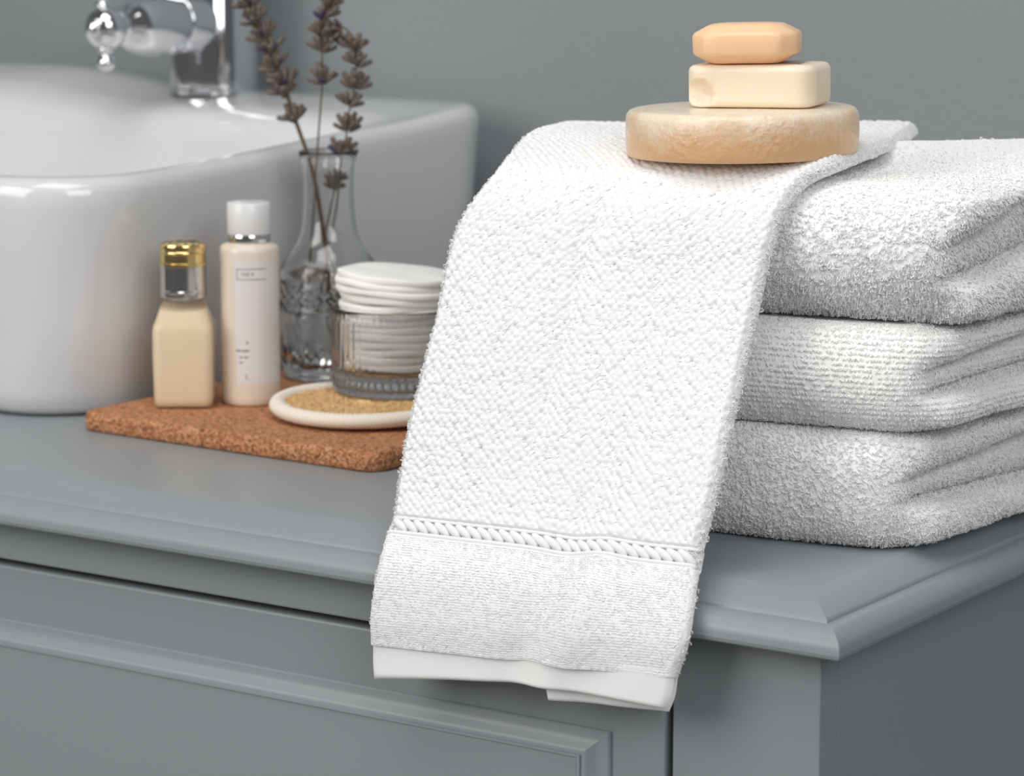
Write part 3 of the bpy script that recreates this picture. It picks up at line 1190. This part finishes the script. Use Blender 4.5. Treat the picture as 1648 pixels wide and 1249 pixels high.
# far end on the top of the stack, beyond the soaps
back = onz(906, 212, ZT), onz(1478, 213, ZT)
Lp = [back[0]]+Lp
Rp = [back[1]]+Rp
Lp, Rp = np.array(Lp), np.array(Rp)
for q0 in range(1, 4):
    Lp[q0, 2] = min(Lp[q0, 2], ZT)
HL = np.array([drape_hit(*a) for a, b in HEM])
HR = np.array([drape_hit(*b) for a, b in HEM])


def edge_sampler(E, n):
    return catmull(E, n)


def rows_between(La, Ra, ns):
    """resample matching stations to ns rows, equal parameter on both edges"""
    mid = (La+Ra)/2
    d = np.r_[0, np.cumsum(np.linalg.norm(np.diff(mid, axis=0), axis=1))]
    both = np.concatenate([La, Ra], 1)
    tan = np.zeros_like(both)
    for i in range(len(d)):
        a, b = max(i-1, 0), min(i+1, len(d)-1)
        tan[i] = (both[b]-both[a])/(d[b]-d[a])
    t = np.linspace(0, d[-1], ns)
    k = np.clip(np.searchsorted(d, t, side='right')-1, 0, len(d)-2)
    h = (d[k+1]-d[k])[:, None]
    s = ((t-d[k])[:, None])/h
    o_ = (2*s**3-3*s**2+1)*both[k]+(s**3-2*s**2+s)*h*tan[k]+(-2*s**3+3*s**2)*both[k+1]+(s**3-s**2)*h*tan[k+1]
    return o_[:, :3], o_[:, 3:], t, d


def drape():
    t = thing('hand_towel', 'white hand towel draped over the stack with a braided border and hem', 'towel', (0, 0, 0))
    ns, nc = 640, 236
    EL, ER, sv, dst = rows_between(Lp, Rp, ns)
    s_band = dst[11]              # start of the border
    s_end = dst[-1]
    c = np.linspace(-1, 1, nc)
    c = np.sign(c)*(1-(1-np.abs(c))**1.15)
    f = (c+1)/2
    P = EL[:, None]*(1-f)[None, :, None]+ER[:, None]*f[None, :, None]
    SV = sv[:, None]*np.ones((1, nc))
    width = np.linalg.norm(ER-EL, axis=1)
    CU = (f[None]*.176)*np.ones((ns, 1))
    # soft folds of the hanging part
    N0 = grid_normals(P)
    lowf = smoothstep(SV, s_band-.09, s_band+.03)
    fold = -.0030*np.exp(-((f[None]-.50-.10*(s_end-SV)/.06)/.075)**2)*lowf
    fold += .0022*np.exp(-((f[None]-.63-.10*(s_end-SV)/.06)/.06)**2)*lowf
    fold += -.0020*np.exp(-((f[None]-.44)/.05)**2)*smoothstep(SV, .10, .25)*(1-lowf)
    fold += .0012*vnoise(CU*26, SV*14, 5)
    P = P+N0*fold[..., None]
    N0 = grid_normals(P)
    mid = P.copy()
    # edge rounding
    e = np.clip((np.abs(c)-.945)/.055, 0, 1)
    half = TH_/2*np.sqrt(np.clip(1-e**2, 0, 1))
    # ---- nubbed weave
    du, dv = .0046, .00255
    cu, s2 = CU+.0006*vnoise(CU*60, SV*60, 8), SV+.0006*vnoise(CU*60, SV*60, 9)
    best = np.zeros_like(CU)
    j0 = np.floor(s2/dv)
    for dj in (-1, 0, 1, 2):
        j = j0+dj
        o_ = (j % 2)*.5
        i0 = np.floor(cu/du-o_)
        for di in (0, 1):
            i = i0+di
            cxn = (i+o_+.26*(hashn(i, j, 1)-.5))*du
            cyn = (j+.34*(hashn(i, j, 2)-.5))*dv
            sx = du*(.50+.08*hashn(i, j, 3))
            rr = np.abs((cu-cxn)/sx)**2+((s2-cyn)/(dv*.86))**2
            best = np.maximum(best, np.sqrt(np.clip(1-rr, 0, 1))*(.75+.35*hashn(i, j, 4)))
    inner = 1-smoothstep(np.abs(c)[None]*np.ones((ns, 1)), .955, .99)
    nub = best*.0022*inner*(1-smoothstep(SV, s_band-.0002, s_band+.0012))
    # ---- flat border and plain terry
    bandw = .0122
    inb = smoothstep(SV, s_band+.0006, s_band+.0014)*(1-smoothstep(SV, s_band+bandw-.0008, s_band+bandw))
    plain = smoothstep(SV, s_band+bandw-.0005, s_band+bandw+.0005)
    disp = nub-.0012*inb+plain*(.00035*vnoise(CU*900, SV*700, 11)+.0004)
    Fr = P+N0*(half[None, :, None]+disp[..., None])
    Bk = P-N0*(half[None, :, None])*.5
    V1, q1 = grid(Fr)
    stp = 3
    ri = np.unique(np.r_[np.arange(0, ns, stp), ns-1])
    ci = np.unique(np.r_[np.arange(0, nc, stp), nc-1])
    V2, q2 = grid(Bk[np.ix_(ri, ci)])
    # closing strips at the far end and the hem end
    def strip(a, b):
        return grid(np.stack([a, b], 0))
    V3, q3 = strip(Fr[0], Bk[0])
    V4, q4 = strip(Fr[-1], Bk[-1])
    VV = np.concatenate([V1, V2, V3, V4])
    o1 = len(V1)
    o2 = o1+len(V2)
    o3 = o2+len(V3)
    QQ = np.concatenate([q1[:, ::-1], q2+o1, q3+o2, q4[:, ::-1]+o3])
    part('terry_cloth', (VV, QQ), M['nub'], t)

    # interpolation on the displaced sheet
    def at(u, s, off=0.):
        """u in 0..1 across, s in metres along"""
        ri_ = np.clip(np.interp(s, sv, np.arange(ns)), 0, ns-1.001)
        ci_ = np.clip(np.interp(u, f, np.arange(nc)), 0, nc-1.001)
        a, b = np.floor(ri_).astype(int), np.floor(ci_).astype(int)
        fa, fb = (ri_-a)[:, None], (ci_-b)[:, None]
        g = lambda A_: (A_[a, b]*(1-fb)+A_[a, b+1]*fb)*(1-fa)+(A_[a+1, b]*(1-fb)+A_[a+1, b+1]*fb)*fa
        hl = np.interp(u, f, half)[:, None]
        n_ = unit(g(N0))
        p_ = g(P)+n_*(hl+np.asarray(off).reshape(-1, 1))
        tx = unit(g(np.gradient(P, axis=1)))
        return p_, n_, tx

    # yarns on the nubs
    nj = int(s_band/dv)-1
    ni = int(.176/du)+1
    J, I = np.meshgrid(np.arange(1, nj), np.arange(0, ni), indexing='ij')
    J, I = J.ravel(), I.ravel()
    keep = J*dv > .02
    J, I = J[keep], I[keep]
    us, ss, offs = [], [], []
    for k in range(2):
        cu_ = (I+(J % 2)*.5+.26*(hashn(I, J, 1)-.5))*du
        sy_ = (J+.34*(hashn(I, J, 2)-.5))*dv
        us.append((cu_+RNG.normal(0, .0010, len(I)))/.176)
        ss.append(sy_+RNG.normal(0, .0007, len(I)))
        offs.append(np.full(len(I), .00125))
    us, ss, offs = np.concatenate(us), np.concatenate(ss), np.concatenate(offs)
    ok = (us > .03) & (us < .97)
    us, ss, offs = us[ok], ss[ok], offs[ok]
    p_, n_, tx = at(us, ss, offs)
    ty = np.cross(n_, tx)
    N = len(us)
    ang = RNG.normal(.45, .35, N)
    T = tx*np.cos(ang)[:, None]+ty*np.sin(ang)[:, None]
    pile = [yarn_loops(p_, n_, T, RNG.uniform(.0001, .0004, N), RNG.uniform(.0022, .0036, N), .00020, RNG.normal(0, .25, (N, 3)))]
    # fuzzy long edges
    N = 11000
    ss = RNG.uniform(.02, s_end-.001, N)
    side = RNG.random(N) < .5
    us = np.where(side, RNG.uniform(.0, .05, N), RNG.uniform(.935, 1., N))
    p_, n_, tx = at(us, ss, -.0006)
    outd = np.where(side[:, None], -tx, tx)
    ww = np.where(side, 1-us/.05, (us-.935)/.065)[:, None]**1.5
    nn = unit(n_*(1-ww*.8)+outd*ww)
    T = unit(np.cross(nn, RNG.normal(0, 1, (N, 3))))
    pile.append(yarn_loops(p_, nn, T, RNG.uniform(.0005, .0016, N)*np.where(ss > s_band, .55, 1.), RNG.uniform(.0010, .0020, N), .00024, RNG.normal(0, .4, (N, 3))))
    # plain terry between border and hem: fine rows of loops
    s0 = s_band+bandw+.0008
    nrw = int((s_end-s0)/.00120)
    ncl = int(.172/.00115)
    J, I = np.meshgrid(np.arange(nrw), np.arange(ncl), indexing='ij')
    J, I = J.ravel(), I.ravel()
    us = .015+.97*(I+.5*(J % 2)+RNG.normal(0, .16, len(I)))/ncl
    ss = s0+(J+RNG.normal(0, .10, len(I))+.5)*.00120
    p_, n_, tx = at(np.clip(us, 0, 1), ss, .0003)
    N = len(us)
    ty = np.cross(n_, tx)
    ang = RNG.normal(-.2, .3, N)
    T = tx*np.cos(ang)[:, None]+ty*np.sin(ang)[:, None]
    pile.append(yarn_loops(p_, n_, T, RNG.uniform(.00025, .00045, N), RNG.uniform(.0009, .0014, N), .00022, RNG.normal(0, .2, (N, 3))))
    V = np.concatenate([a for a, b in pile])
    off, Q = 0, []
    for a, b in pile:
        Q.append(b+off)
        off += len(a)
    part('terry_pile', (V, np.concatenate(Q)), M['nub_yarn'], t, stuff=True)

    # braided border: slanting twists between two cords
    def cord(name, s, r):
        u = np.linspace(.004, .996, 160)
        p_, n_, tx = at(u, np.full(160, s), -.0002)
        return part(name, tube(p_, r, 8), M['nub'], t, label='raised cord of the border')
    cord('border_cord', s_band+.0018, .0009)
    cord('border_cord', s_band+.0108, .0011)
    nb = 27
    for k in range(nb):
        u0 = .012+.962*k/nb
        u = np.linspace(u0, u0+.058, 9)
        u = np.clip(u, .006, .994)
        s = s_band+np.linspace(.0030, .0094, 9)
        p_, n_, tx = at(u, s, -.0006+.0007*np.sin(np.linspace(0, PI, 9)))
        rr = .0021*np.sin(np.linspace(.28, PI-.28, 9))**.7
        part('braid_strand', tube(p_, rr, 8), M['nub'], t)

    # hem band: flat twill, thinner than the pile, and the hem of the layer behind it
    def hem(name, La, Ra, nrm_off, th, drop=None, u_lo=0., u_hi=1., lab=None):
        nsx, ncx = 26, 90
        A_, B_, sv_, _ = rows_between(La, Ra, nsx)
        ff = np.linspace(u_lo, u_hi, ncx)
        Q = A_[:, None]*(1-ff)[None, :, None]+B_[:, None]*ff[None, :, None]
        if drop is not None:
            Q[..., 2] += drop(ff)[None]*np.linspace(0, 1, nsx)[:, None]
        nn = np.broadcast_to(np.array([.0, -1., 0]), Q.shape)
        fo = -.0030*np.exp(-((ff-.48)/.075)**2)+.0022*np.exp(-((ff-.61)/.06)**2)+.0012*vnoise(ff*7, ff*0+1.7, 4)
        Q = Q+nn*(fo[None, :, None]+nrm_off)
        cc = np.linspace(-1, 1, ncx)
        ee = np.clip((np.abs(cc)-.94)/.06, 0, 1)
        bb = np.clip((np.linspace(0, 1, nsx)-.86)/.14, 0, 1)
        hh = th/2*np.sqrt(np.clip(1-ee**2, 0, 1))[None]*np.sqrt(np.clip(1-bb**2, 0, 1))[:, None]
        Fq = Q+nn*hh[..., None]
        Bq = Q-nn*hh[..., None]
        Va, qa = grid(Fq)
        Vb, qb = grid(Bq)
        Vc, qc = grid(np.stack([Fq[0], Bq[0]], 0))
        return part(name, (np.concatenate([Va, Vb, Vc]), np.concatenate([qa[:, ::-1], qb+len(Va), qc+len(Va)+len(Vb)])), M['hem'], t, label=lab)
    up = np.array([0, 0, .004])
    ins = lambda La, Ra, k: (La+(Ra-La)*k, Ra-(Ra-La)*k)
    La, Ra = HL.copy(), HR.copy()
    La[0] += up
    Ra[0] += up
    La, Ra = ins(La, Ra, .004)
    hem('hem_band', La, Ra, .0012, .0052, drop=lambda u: .0045*np.sin(np.clip(u, 0, 1)*PI)*1.0, lab='flat woven hem band')
    hem('hem_band', La, Ra, -.0046, .0042, drop=lambda u: np.where(u > .6, -.0028-.003*np.clip((.98-u)/.3, 0, 1)*0, .006), u_lo=.0, u_hi=.992, lab='hem of the layer behind')
    return Fr, N0


FR, FN = drape()

# ------------------------------------------------------------------ soaps
def rounded_solid(outline_fn, levels, n):
    """levels: (scale/inset, z)"""
    P = np.array([np.column_stack([outline_fn(i), np.full(n, z)]) for i, z in levels])
    V, q = grid(P, wv=True)
    return V, q.tolist()+[list(range(n))[::-1], list(range(n*(len(levels)-1), n*len(levels)))]


ZS = ZT+TH_/2+.0010
sf = onz(1210, 255, ZS)


def soaps():
    # big round soap
    R = .0592
    c = sf+VIEW*R
    n = 120
    th = np.linspace(0, 2*PI, n, endpoint=False)

    def big(i):
        w = 1+.006*np.cos(2*th+.5)+.004*np.cos(5*th)
        return np.column_stack([(R+i)*w*np.cos(th), (R+i)*w*np.sin(th)])
    lv = [(-.010, -.0034), (-.0014, -.0033), (-.0006, -.0025), (-.0002, -.001), (0, .003), (.0003, .009), (.0, .0160), (-.0005, .0182), (-.0018, .0198), (-.0040, .0206), (-.02, .0210), (-.058, .0212)]
    o = part('round_soap', rounded_solid(big, lv, n), M['soap_big'], None)
    o.location = (c[0], c[1], ZS)
    o.rotation_euler = (math.radians(.2), math.radians(-1.2), 0)
    tag(o, 'large round marbled honey soap at the bottom of the soap stack', 'soap')
    # middle bar with a bitten corner
    zm = ZS+.0220
    hx, hy, hz = .0333, .0222, .0214
    n = 4*(14+24)

    def bar(i):
        return rrect(-hx-i, hx+i, -hy-i, hy+i, .0095+i, 14, 24)
    ts = np.linspace(0, 1, 22)
    lv = [(-.0225, 0), (-.010, 0), (-.0034, .0001), (-.0018, .0005), (-.0007, .0014), (-.0001, .0028)]+[(0, .0028+(hz-.0056)*k) for k in ts[1:-1]] + \
         [(0, hz-.0030), (-.0007, hz-.0014), (-.0020, hz-.0005), (-.0036, hz-.0001), (-.010, hz+.0003), (-.0225, hz+.0005)]
    V, Fc = rounded_solid(bar, lv, n)
    # bite on the front left corner
    bc = np.array([-hx+.0062, -hy-.0008, .0068])
    d = (V-bc)/np.array([.0095, .0066, .0082])
    rr = np.linalg.norm(d, axis=1)
    ins = rr < 1.
    push = np.zeros_like(V)
    rim = .0007*vnoise(V[:, 0]*500, V[:, 2]*500, 3)+.0004*vnoise(V[:, 0]*1300, V[:, 2]*1300, 6)
    yy = bc[1]+.0066*np.sqrt(np.clip(1-d[:, 0]**2-d[:, 2]**2, 0, 1))+rim
    side = ins & (V[:, 1] < -hy+.012)
    V[side, 1] = np.maximum(V[side, 1], yy[side])
    o = part('bar_soap', (V, Fc), M['soap_mid'], None)
    m0 = onz(1196, 175, zm)
    cm = c+np.array([.0085, .004, 0])
    o.location = (cm[0]-.001, cm[1], zm-.0003)
    o.rotation_euler = (math.radians(.3), math.radians(-1.0), math.radians(13))
    tag(o, 'cream rectangular soap bar with a chipped corner in the middle of the stack', 'soap')
    # top bevelled bar
    zt = zm+hz+.0004
    ax, ay, H = .0266, .0175, .0205
    def bev(i):
        a, b = ax+i, ay+i*.8
        k = .0085+i*.5
        pts = [(-a+k, -b), (a-k, -b), (a, -b+k), (a, b-k), (a-k, b), (-a+k, b), (-a, b-k), (-a, -b+k)]
        out = []
        m = len(pts)
        for j in range(m):
            p0, p1 = np.array(pts[j]), np.array(pts[(j+1) % m])
            for s in np.linspace(0, 1, 6, endpoint=False):
                s2 = .10+.80*s/.834
                out.append(p0+(p1-p0)*min(s2, .92))
        return np.array(out)
    lv = [(-.016, 0), (-.0092, 0), (-.0062, .0012), (-.0013, .0040), (-.0003, .0048), (0, .0060), (.0002, .0135), (-.0003, .0148), (-.0013, .0157), (-.0068, .0186), (-.0086, .0194), (-.016, .0200)]
    o = part('peach_soap', rounded_solid(bev, lv, 48), M['soap_top'], None)
    ctp = cm+np.array([-.0075, -.003, 0])-VIEW*.007
    o.location = (ctp[0], ctp[1], zt)
    o.rotation_euler = (math.radians(.5), math.radians(-1.5), math.radians(20))
    tag(o, 'small peach soap bar with slanted edges on top of the soap stack', 'soap')


soaps()
